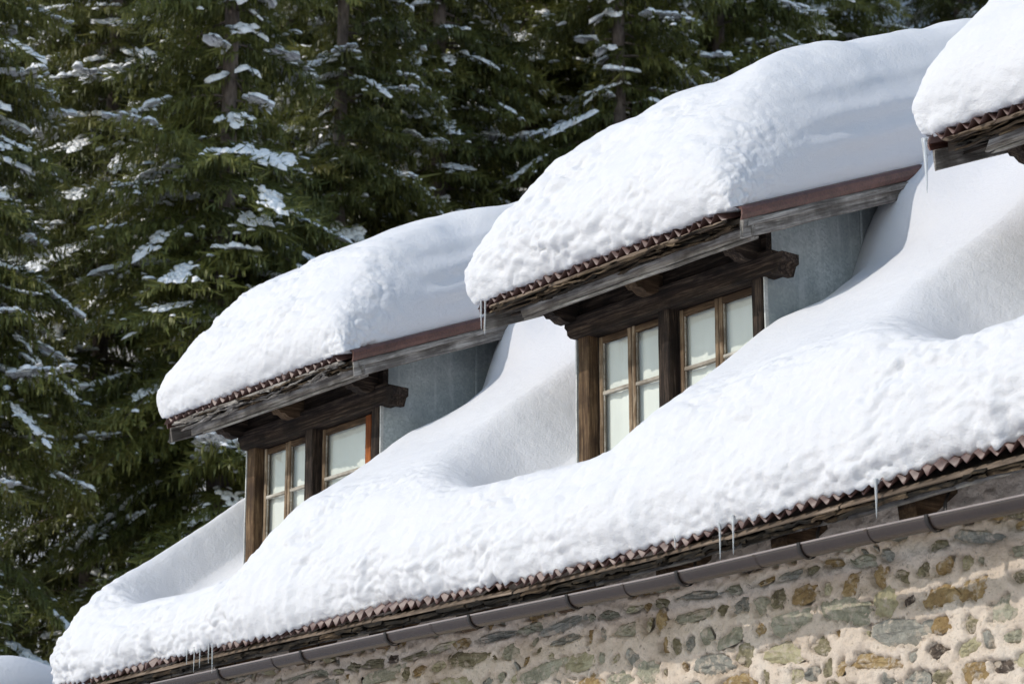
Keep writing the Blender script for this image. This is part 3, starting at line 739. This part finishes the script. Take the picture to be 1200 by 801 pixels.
def build_cap(k, x0):
    rs = np.random.RandomState(40 + k)
    xl, xr = x0 - 0.545, x0 + 2.49 + 0.02
    yf, yb = DY - 0.0, 6.9
    T0 = (1.20, 1.25, 1.22)[k]; RF = (1.5, 1.5, 1.45)[k]
    LW = xr - xl
    fx = lambda t: T0 * rnd_prof(t / 0.85, 2.3)
    half = arc_samples(fx, LW / 2, 0, 99, 0.0175, 0.0175)
    tx = np.concatenate([half, (LW - half[::-1])[1:]])
    fy = lambda t: T0 * rnd_prof(t / RF, 2.15)
    ty = arc_samples(fy, yb - yf, 0, 2.3, 0.0175, 0.12)
    TX, TY = np.meshgrid(tx, ty, indexing='ij')
    dl, dr = TX, LW - TX
    side = rnd_prof(dl / 0.55, 2.4) * rnd_prof(dr / 0.80, 2.15)
    fr = rnd_prof(TY / RF, 2.3)
    h = side * fr
    X = xl + TX; Y = yf + TY
    base = np.stack([X, Y, np.zeros_like(X)], -1)
    T = T0 * h * (1 + 0.10 * noise(base, 0.8, k * 3.3) + 0.05 * noise(base, 2.0, k)) 
    # outward bulge of the rim
    bul = np.sin(np.clip(h / 0.62, 0, 1) * math.pi) ** 0.8
    Y = Y - 0.13 * bul * np.exp(-TY / 0.25)
    X = X - 0.19 * bul * np.exp(-dl / 0.3) + 0.03 * bul * np.exp(-dr / 0.3)
    ridge = 0.033
    Z = zd(Y + 0.0) * 0 + (DZ + (yf + TY - DY) * DSL) + ridge + T
    # wind-packed layers on the lee side show as faint horizontal ledges
    lay = np.exp(-dr / 0.22) * sstep(0.5, 1.3, TY)
    X = X + lay * 0.016 * np.sin(T * 24 + 1.5 * noise(base, 1.2)) * np.clip(h * 3, 0, 1)
    P = np.stack([X, Y, Z], -1)
    n = normals(P)
    if n[n.shape[0] // 2, -5, 2] < 0: n = -n
    front = np.exp(-(np.clip(TY - 0.30, 0, None) / 0.50) ** 2)
    lee = 1 - 0.85 * np.exp(-dr / 0.28) * sstep(0.35, 0.75, TY)
    amp = (0.08 + 0.92 * front) * lee * (1 - 0.45 * np.exp(-((dr - 0.45) / 0.35) ** 2))
    corner = np.exp(-dr / 0.2) * (1 - sstep(0.2, 0.6, TY)); amp = np.maximum(amp, 0.6 * corner)
    up = np.exp(-dl / 0.3) ; amp = np.maximum(amp, 0.55 * up * (1 - sstep(1.5, 3, TY)))
    disp = lumps(P, k + 1) * amp + 0.006 * noise(P, 7, 3 + k) * (1 - front)
    P = P + n * disp[..., None]
    # ragged lower rim
    rim = (h < 1e-6)
    e = TY < 1e-6
    drop = np.where(e, 0.03 * noise(base, 9, k + 2) + 0.02 * noise(base, 25, k + 4), 0)
    P[..., 1] += np.where(e, drop, 0)
    P[..., 2] -= np.where(e, 0.035 * np.clip(noise(base, 11, k + 8), 0, 1) , 0)
    nu, nv = P.shape[:2]
    V = P.reshape(-1, 3); Q = grid_quads(nu, nv)
    # tuck under at the front
    tk = P[:, 0].copy(); tk[:, 1] += 0.22; tk[:, 2] = DZ + (tk[:, 1] - DY) * DSL + 0.0
    o = len(V); V = np.concatenate([V, tk])
    a = np.arange(nu - 1) * nv; b = o + np.arange(nu - 1)
    Q = np.concatenate([Q, np.stack([a, b, b + 1, a + nv], -1)])
    ob = big_mesh('roof_snow', V, Q, M['snow'])
    tag(ob, ('deep rounded snow cap overhanging the left dormer roof', 'deep rounded snow cap on the middle dormer roof, whole in view', 'snow cap on the right dormer, cut off by the corner of the photo')[k], 'snow', 'snow caps on the dormers', 'thing')
for k, x0 in enumerate(DORMERS): build_cap(k, x0)

def main_thick(X, Y):
    base = np.stack([X, Y, np.zeros_like(X)], -1)
    t = 0.84 + 0.05 * noise(base, 0.55, 4.0) + 0.03 * noise(base, 1.6, 1.0)
    for k, x0 in enumerate(DORMERS):
        # hollow before the window
        sx1 = sstep(x0 - 0.75, x0 + 0.25, X) * (1 - sstep(x0 + (1.9 if k == 0 else 1.65), x0 + (2.65 if k == 0 else 2.45), X))
        t = t - (0.90 if k == 0 else 0.68) * sx1 * sstep(-1.0 if k == 0 else -0.80, 0.60 if k == 0 else 0.75, Y) * (1 - sstep(2.0, 3.0, Y))
        # gully scoured along the windward side wall
        g0 = x0 - (0.66 if k == 0 else 0.95)
        sx = sstep(g0, x0 - 0.02, X) * (1 - sstep(x0 + 1.5, x0 + 2.3, X))
        t = t - 0.85 * np.maximum(sx - sx1 * 0.9, 0) * sstep(-0.15, 0.85, Y) * (1 - sstep(1.5, 3.2, Y))
        # drift piled against the lee side, higher up
        lee = np.exp(-((X - (x0 + 2.45)) / 0.48) ** 2)
        t = t + lee * (0.46 * sstep(1.88, 2.22, Y) - 0.10 * sstep(0.9, 1.5, Y))
    t = t + 0.16 * sstep(1.6, 3.0, Y)
    return np.where(t > 0.16, t, 0.16 * np.exp(np.minimum(t - 0.16, 0) / 0.3))
def build_main_snow():
    RF = 0.46
    fy = lambda t: 0.72 * rnd_prof(t / RF, 2.3)
    ty = arc_samples(fy, 7.4, 0, 2.3, 0.0142, 0.09)
    fl = lambda t: 0.8 * rnd_prof(t / 0.6, 2.2)
    xa = arc_samples(fl, 1.0, 0, 9, 0.0175, 0.0175)
    xs = np.concatenate([X_L + xa, np.arange(X_L + 1.0142, 6.4, 0.0142), np.arange(6.4, X_R, 0.04), [X_R - 0.02, X_R]])
    X, TY = np.meshgrid(xs, ty, indexing='ij')
    yf = EY + 0.0
    Y = yf + TY
    DL, DR = X - X_L, X_R - X
    h = rnd_prof(TY / RF, 2.3) * rnd_prof(DL / 0.60, 2.2) * rnd_prof(DR / 0.5, 2.2)
    base = np.stack([X, Y, np.zeros_like(X)], -1)
    T = main_thick(X, Y) * h
    bul = np.sin(np.clip(h / 0.75, 0, 1) * math.pi) ** 0.8
    YB = Y - 0.10 * bul * np.exp(-TY / 0.2) * (0.8 + 0.5 * noise(base, 1.1, 7))
    XB = X - 0.06 * bul * np.exp(-DL / 0.3)
    Z = ez(X) + (Y - EY) * SL + 0.030 + T
    P = np.stack([XB, YB, Z], -1)
    n = normals(P)
    if n[n.shape[0] // 2, -5, 2] < 0: n = -n
    ns = noise(base, 0.9, 2.0)
    fade = 0.62 + 0.22 * ns
    win = sum(sstep(x0 - 0.9, x0 + 0.2, X) * (1 - sstep(x0 + 1.6, x0 + 2.4, X)) for x0 in DORMERS)
    amp = 0.03 + 0.97 * np.exp(-(np.clip(TY - fade * (0.48 - 0.30 * win), 0, None) / (0.36 - 0.16 * win)) ** 2)
    amp = np.maximum(amp, 0.6 * np.exp(-DL / 0.15) * (1 - sstep(0.3, 0.8, TY)))
    disp = lumps(P, 9) * amp * 0.95 + 0.004 * noise(P, 8, 3)
    P = P + n * disp[..., None]
    e = TY < 1e-6
    # the rim retreats up the sheet here and there and dips into the troughs
    back = -0.012 + 0.10 * np.clip(noise(base, 1.3, 11.0) + 0.10, 0, 1) + 0.030 * noise(base, 4.0, 5) + 0.10 * np.exp(-((X + 0.55) / 0.5) ** 2) + 0.022 * noise(base, 9, 2) + 0.05 * np.exp(-((X - 5.4) / 0.7) ** 2)
    sh = back * np.exp(-TY / 0.10)
    P[..., 1] += sh; P[..., 2] += sh * SL
    ph = np.cos((X - X_L) / 0.108 * 2 * math.pi)
    P[..., 2] -= np.where(e, 0.012 * ph + 0.012, 0)
    nu, nv = P.shape[:2]
    V = P.reshape(-1, 3); Q = grid_quads(nu, nv)
    tk = P[:, 0].copy(); tk[:, 1] += 0.3; tk[:, 2] = zr(tk[:, 0], tk[:, 1]) - 0.01
    o = len(V); V = np.concatenate([V, tk])
    a = np.arange(nu - 1) * nv; b = o + np.arange(nu - 1)
    Q = np.concatenate([Q, np.stack([a, b, b + 1, a + nv], -1)])
    ob = big_mesh('snow_blanket', V, Q, M['snow'])
    tag(ob, 'thick snow blanket covering the main roof, rounded over the eave', 'snow')
build_main_snow()

# small bits of snow and ice hanging on the eaves
def icicle(top, length, r0, seed, label):
    rnd = random.Random(seed); V, Q = [], []; n, m = 12, 8
    ph = rnd.uniform(0, 6)
    for i in range(n + 1):
        t = i / n; r = r0 * (1 - t) ** 0.75 * (1 + 0.05 * math.sin(t * 17 + ph)) + 0.0012
        if i == 0: r *= 1.25
        ox = 0.01 * length * math.sin(3 * t + ph) ; 
        for j in range(m):
            a = 2 * math.pi * j / m; V.append((ox + r * math.cos(a), r * math.sin(a), -length * t))
    for i in range(n):
        for j in range(m): Q.append((i * m + j, (i + 1) * m + j, (i + 1) * m + (j + 1) % m, i * m + (j + 1) % m))
    o = mesh('icicle', V, Q + [tuple(range(m)), tuple(n * m + j for j in range(m))[::-1]], M['ice'], None, True, top)
    tag(o, label, 'icicle', 'icicles on the eaves')
ICI = [((-0.47, 0.36, 6.885), 0.23, 0.010, 'shorter of two thin icicles under the middle dormer\'s lower eave corner'),
       ((-0.425, 0.365, 6.88), 0.28, 0.010, 'longer of two thin icicles under the middle dormer\'s lower eave corner'),
       ((4.475, 0.30, 6.83), 0.36, 0.024, 'thick long icicle at the lower eave corner of the right dormer'),
       ((3.317, -0.585, 4.29), 0.25, 0.012, 'left one of a pair of icicles reaching the gutter below middle dormer'),
       ((3.445, -0.585, 4.29), 0.235, 0.012, 'right one of a pair of icicles reaching the gutter below middle dormer'),
       ((4.745, -0.60, 4.30), 0.22, 0.014, 'single long icicle on the main eave right of the icicle pair'),
       ((2.88, -0.585, 4.29), 0.11, 0.010, 'short icicle stub on the main eave left of the icicle pair')]
for i, dx in enumerate((-3.32, -3.20, -3.11, -2.97, -2.91)):
    ICI.append(((dx, -0.60, 4.255 + 0.01 * (i % 2)), (0.10, 0.19, 0.15, 0.14, 0.22)[i], 0.009, ('shortest, leftmost', 'second from left', 'middle', 'second from right', 'longest, rightmost')[i] + ' of five small icicles on the left part of the main eave'))
for i, (p, L, r, lb) in enumerate(ICI): icicle((p[0], p[1] + 0.012, p[2] + 0.03), L + 0.03, r * 0.75, 300 + i, lb)

# ------------------------------------------------------------------ neighbouring shed, only its snowy roof shows
def build_shed():
    s = empty('shed', (0, 0, 0)); tag(s, 'low shed beside the house at lower left, buried under snow', 'shed')
    c = Vector((-13.55, 1.9, 0)); hx, hy = 2.6, 2.4
    gz = -0.9
    v = []
    for z in (gz, 3.7):
        for (a, b) in ((-hx, -hy), (hx, -hy), (hx, hy), (-hx, hy)): v.append((c.x + a, c.y + b, z))
    mesh('wall', v, [(0, 1, 5, 4), (1, 2, 6, 5), (2, 3, 7, 6), (3, 0, 4, 7)], M['brown_Z'], s)
    v = [(c.x - hx - .3, c.y - hy - .3, 3.78), (c.x + hx + .3, c.y - hy - .3, 3.78), (c.x + hx + .3, c.y + hy + .3, 3.78), (c.x - hx - .3, c.y + hy + .3, 3.78), (c.x - hx - .3, c.y, 4.78), (c.x + hx + .3, c.y, 4.78)]
    mesh('roof', v, [(0, 1, 5, 4), (3, 4, 5, 2), (0, 4, 3), (1, 2, 5)], M['deck'], s)
    xs = np.linspace(-1, 1, 90); ys = np.linspace(-1, 1, 90); A, B = np.meshgrid(xs, ys, indexing='ij')
    X = c.x + A * (hx + .35); Y = c.y + B * (hy + .35)
    T = 0.85 * (rnd_prof((1 - np.abs(A)) / 0.22, 2.2) * rnd_prof((1 - np.abs(B)) / 0.3, 2.2))
    Z = 3.75 + 1.0 * (1 - np.sqrt(B * B + 0.02)) + T
    P = np.stack([X, Y, Z], -1); P[..., 2] += 0.04 * noise(P, 1.1)
    tag(big_mesh('roof_snow', P, grid_quads(90, 90), M['snow']), 'smooth bluish snow on the shed roof in the lower left corner', 'snow', None, 'thing')
build_shed()

# ------------------------------------------------------------------ spruces
def build_tree_meshes(seed, H=37.0, Rmax=3.6, lo=4.0, load=0.2, gaps=()):
    rs = np.random.RandomState(seed)
    # trunk
    n = 26; m = 10; V = []
    for i in range(n + 1):
        t = i / n; r = 0.26 * (1 - t) ** 0.85 + 0.015
        for j in range(m):
            a = 2 * math.pi * j / m; rr = r * (1 + 0.10 * rs.randn() * 0.5 + (0.5 * max(0, 0.05 - t) / 0.05))
            V.append((rr * math.cos(a) + 0.05 * math.sin(t * 5 + seed), rr * math.sin(a), H * t))
    Q = [(i * m + j, i * m + (j + 1) % m, (i + 1) * m + (j + 1) % m, (i + 1) * m + j) for i in range(n) for j in range(m)]
    tv, tq = V, Q
    cv, ct, cq = [], [], []          # foliage strips: verts, tint, quads
    bv, bq = [], []                  # bare branch wood
    sv, sf = [], []                  # snow
    nb = 0
    # unit blob for snow
    blob = []
    for (phi, k) in ((0.0, 1), (0.85, 5), (1.65, 6)):
        for j in range(k):
            a = 2 * math.pi * j / max(1, k) + phi
            blob.append((math.sin(phi) * math.cos(a), math.sin(phi) * math.sin(a), math.cos(phi)))
    blob = np.array(blob)
    bt = []
    def ring(o0, n0, o1, n1):
        out = []; i = j = 0
        while i < n0 or j < n1:
            if j >= n1 or (i < n0 and (i + 1) / n0 <= (j + 1) / n1): out.append((o0 + i % n0, o1 + j % n1, o0 + (i + 1) % n0)); i += 1
            else: out.append((o0 + i % n0, o1 + j % n1, o1 + (j + 1) % n1)); j += 1
        return out
    bt = [(0, 1 + j, 1 + (j + 1) % 5) for j in range(5)] + ring(1, 5, 6, 6)
    bt = np.array(bt)
    def add_blob(c, s, ax=None):
        q = blob * (1 + 0.17 * rs.randn(len(blob), 1)) * np.array(s)
        if ax is not None:
            ax = ax / (np.linalg.norm(ax) + 1e-9); z = np.array((0, 0, 1.0)); y = np.cross(z, ax); y /= np.linalg.norm(y) + 1e-9; z = np.cross(ax, y)
            q = q[:, :1] * ax + q[:, 1:2] * y + q[:, 2:] * z
        sf.append(bt + len(blob) * len(sv)); sv.append(q + c)
    z = lo
    while z < H - 0.5:
        f = (H - z) / (H - lo)
        Rr = Rmax * min(1.0, f ** 0.72 * 1.08) + 0.15
        k = rs.randint(4, 7)
        a0 = rs.rand() * 6.28
        for b in range(k):
            if rs.rand() < 0.07: continue
            az = a0 + 2 * math.pi * b / k + rs.randn() * 0.22
            L = Rr * rs.uniform(0.72, 1.12)
            if any(g0 < z < g1 and abs((az - ga + math.pi) % (2 * math.pi) - math.pi) < gw for (g0, g1, ga, gw) in gaps): L *= 0.28
            zb = z + rs.randn() * 0.16
            e = np.array((math.cos(az), math.sin(az), 0)); lat = np.array((-math.sin(az), math.cos(az), 0))
            droop = rs.uniform(0.30, 0.95); upt = rs.uniform(0.02, 0.30)
            def axis(t): return e * (L * t) + np.array((0, 0, zb + L * (0.10 * t - droop * t * t * 1.0 + upt * t ** 4)))
            pts = np.array([axis(t) for t in np.linspace(0, 1, 8)])
            for i in range(8):                       # branch wood
                r = 0.036 * (1 - i / 8.5)
                for (dx, dz) in ((-1, -0.6), (1, -0.6), (0, 1.1)): bv.append(pts[i] + lat * dx * r + np.array((0, 0, dz * r)))
            o = len(bv) - 24
            for i in range(7):
                for j in range(3): bq.append((o + i * 3 + j, o + i * 3 + (j + 1) % 3, o + (i + 1) * 3 + (j + 1) % 3, o + (i + 1) * 3 + j))
            tintb = rs.rand()
            loaded = rs.rand() < load * (1 if 6 < z < 27.5 else 0.4)
            s_lo = rs.uniform(0.30, 0.85); s_hi = min(1, s_lo + rs.uniform(0.15, 0.6))
            nt_ = int(L * (9 if 7 < z < 26.5 else 3.5))
            t1 = 0.14 + 0.86 * (np.arange(nt_) + rs.rand(nt_)) / nt_
            wl1 = (0.30 + 0.85 * (1 - np.abs(t1 - 0.5) * 1.35)) * L / 3.0 * rs.uniform(0.55, 1.15, nt_)
            t2, wl2, sd2 = np.repeat(t1, 2), np.repeat(wl1, 2), np.tile([-1.0, 1.0], nt_)
            d2 = lat * sd2[:, None] * 0.86 + e * 0.52 + rs.randn(2 * nt_, 3) * 0.12; d2[:, 2] -= 0.22; d2 /= np.linalg.norm(d2, axis=1)[:, None]
            nh = np.maximum(3, (wl2 * 12.5).astype(int)); ix = np.repeat(np.arange(2 * nt_), nh); K = len(ix)
            t3, wl3, d3 = t2[ix], wl2[ix], d2[ix]
            u = rs.rand(K)
            ax3 = e * (L * t3)[:, None]; ax3[:, 2] += zb + L * (0.10 * t3 - droop * t3 ** 2 + upt * t3 ** 4)
            c = ax3 + d3 * (wl3 * u)[:, None]; c[:, 2] -= 0.35 * wl3 * u * u
            hl = rs.uniform(0.07, 0.34, K) * (1.15 - 0.5 * u) * (1.2 - 0.45 * t3)
            wd = rs.uniform(0.013, 0.029, K)[:, None]; an = rs.rand(K) * math.pi
            wv = np.stack([np.cos(an), np.sin(an), rs.randn(K) * 0.2], -1) * wd
            out = (e * 0.30 + d3 * 0.25) * (hl * rs.uniform(0.1, 1.0, K))[:, None] + rs.randn(K, 3) * (0.17 * hl)[:, None]
            dn = np.zeros((K, 3)); dn[:, 2] = -hl
            a1 = c + dn * 0.45 + out * 0.65; a2 = c + dn + out * 0.8
            g = c + (d3 + rs.randn(K, 3) * 0.35) * rs.uniform(0.12, 0.30, (K, 1)); g[:, 2] += rs.uniform(-0.05, 0.03, K); w2 = (np.cross(d3, (0, 0, 1.0)) + rs.randn(K, 3) * 0.5) * wd * 1.0
            cv.append(np.stack([c - wv * 0.55, c + wv * 0.55, a1 + wv, a1 - wv, a2 + wv * 0.15, a2 - wv * 0.15, c - w2, c + w2, g + w2 * 0.2, g - w2 * 0.2], 1).reshape(-1, 3))
            tt = np.clip(0.40 * tintb + 0.45 * rs.rand(K) + 0.15 * (t3 > 0.75), 0, 1); ct.append(np.repeat(tt, 10))
            o = nb + np.arange(K)[:, None, None] * 10
            cq.append((o + np.array([[0, 1, 2, 3], [3, 2, 4, 5], [6, 7, 8, 9]])[None]).reshape(-1, 4)); nb += 10 * K
            # snow: draped on the outer part of loaded boughs, plus stray flecks
            if loaded:
                big = rs.uniform(0.5, 1.5)
                for q in range(int((s_hi - s_lo) * L * 17)):
                    t = rs.uniform(s_lo, s_hi); tg = axis(min(1, t + 0.03)) - axis(max(0, t - 0.03)); p = axis(t) + lat * rs.randn() * 0.17 * big; p[2] += 0.03
                    for _ in range(rs.randint(2, 7)):
                        sz = rs.uniform(0.04, 0.10) * big
                        add_blob(p + tg / np.linalg.norm(tg) * rs.randn() * 0.10 * big + lat * rs.randn() * 0.05 * big, (sz * rs.uniform(1.1, 2.0), sz * rs.uniform(0.9, 1.3), sz * 0.8), tg)
                sel = np.where((t3 > s_lo) & (t3 < s_hi) & (rs.rand(K) < 0.07 * big))[0]
            else: sel = np.zeros(0, int)
            for q in np.concatenate([sel, np.where(rs.rand(K) < 0.010)[0]]):
                sz = rs.uniform(0.03, 0.085); add_blob(c[q] + np.array((0, 0, 0.015)), (sz * rs.uniform(1.2, 2.4), sz, sz * 0.7), d3[q])
        z += rs.uniform(0.34, 0.52)
    cm = big_mesh('crown', np.concatenate(cv), np.concatenate(cq), M['needles'], smooth=False)
    me = cm.data; at = me.attributes.new('tint', 'FLOAT', 'POINT'); at.data.foreach_set('value', np.concatenate(ct).astype(np.float32))
    bpy.data.objects.remove(cm)
    bm_ = big_mesh('trunk', np.concatenate([np.array(tv), np.array(bv)]), np.concatenate([np.array(tq), np.array(bq) + len(tv)]), M['bark']); tm = bm_.data; bpy.data.objects.remove(bm_)
    sm = big_mesh('snow_load', np.concatenate(sv), None, M['tree_snow'], tris=np.concatenate(sf)); sme = sm.data; bpy.data.objects.remove(sm)
    return tm, me, sme
def place_tree(meshes, px, d, rot, sc, label, group, dz=0.0):
    """px: column of the photograph (1200 wide) the trunk stands at, d: metres into the scene"""
    f = 3000.0; p = R(16.022)
    q = d * (px - 600) / (f * math.cos(p) - 0 * math.sin(p))   # sideways offset at mid height
    x, y = CAM.x + d * HX + q * HY, CAM.y + d * HY - q * HX
    t = empty('spruce_tree', (x, y, float(ground_z(x, y)) - 0.3 + dz)); t.rotation_euler = (0, 0, rot); t.scale = (sc, sc, sc)
    tag(t, label, 'tree', group)
    for nm, me in zip(('trunk', 'crown', 'snow_load'), meshes):
        o = bpy.data.objects.new(nm, me); link(o, t)
    return t
TOCAM = math.atan2(-HY, -HX)      # azimuth from the wood towards the photographer
TM = [build_tree_meshes(21, load=0.85, gaps=((17.2, 21.5, TOCAM - 0.3, 0.75), (16.5, 20.5, TOCAM - 5.2, 0.75))),
      build_tree_meshes(22, Rmax=3.3, load=0.75, gaps=((18.5, 22.5, TOCAM - 2.6, 0.7),)),
      build_tree_meshes(23, Rmax=3.3, load=1.0, gaps=((7.0, 11.5, TOCAM - 1.9, 0.8),))]
G1 = 'spruces at the foot of the slope'; G2 = 'spruces on the hillside'
FRONT = [(0, 262, 50, 0.3, 1.0, 'tall spruce whose brown trunk shows high above the left dormer'),
         (2, 118, 54, 1.9, 0.95, 'spruce whose pale trunk shows low at the left beyond the roof end'),
         (2, -70, 47, 4.1, 0.9, 'snow dusted spruce cut off by the left edge'),
         (1, 512, 60, 2.6, 1.0, 'spruce with a dark trunk at the top edge between the two dormers'),
         (0, 728, 60, 5.2, 1.0, 'spruce whose trunk shows right above the middle dormer snow'),
         (1, 395, 57, 0.9, 0.97, 'dense green spruce directly above the left dormer\'s snow crest'),
         (0, 622, 66, 3.6, 1.0, 'spruce with snowy ledges left of the trunk above the middle dormer'),
         (2, 850, 64, 1.2, 1.0, 'snow flecked spruce behind the crest of the middle snow cap'),
         (1, 960, 70, 4.4, 1.0, 'spruce at the top edge near the right snow cap')]
for (m, px, d, rot, sc, lb) in FRONT: place_tree(TM[m], px, d, rot, sc, lb, G1)
rt = random.Random(8)
for d, pxs in ((72, (30, 190, 330, 455, 570, 690, 790)), (82, (-20, 110, 255, 390, 520, 640, 745, 880)), (93, (50, 180, 310, 440, 580, 700, 820, 930, 1120)), (106, (0, 120, 240, 360, 480, 600, 720, 840))):
    for px in pxs:
        place_tree(TM[rt.randrange(3)], px + rt.uniform(-25, 25), d + rt.uniform(-4, 4), rt.uniform(0, 6.28), rt.uniform(0.85, 1.05),
                   'spruce of the dense back rows on the snowy hillside', G2)
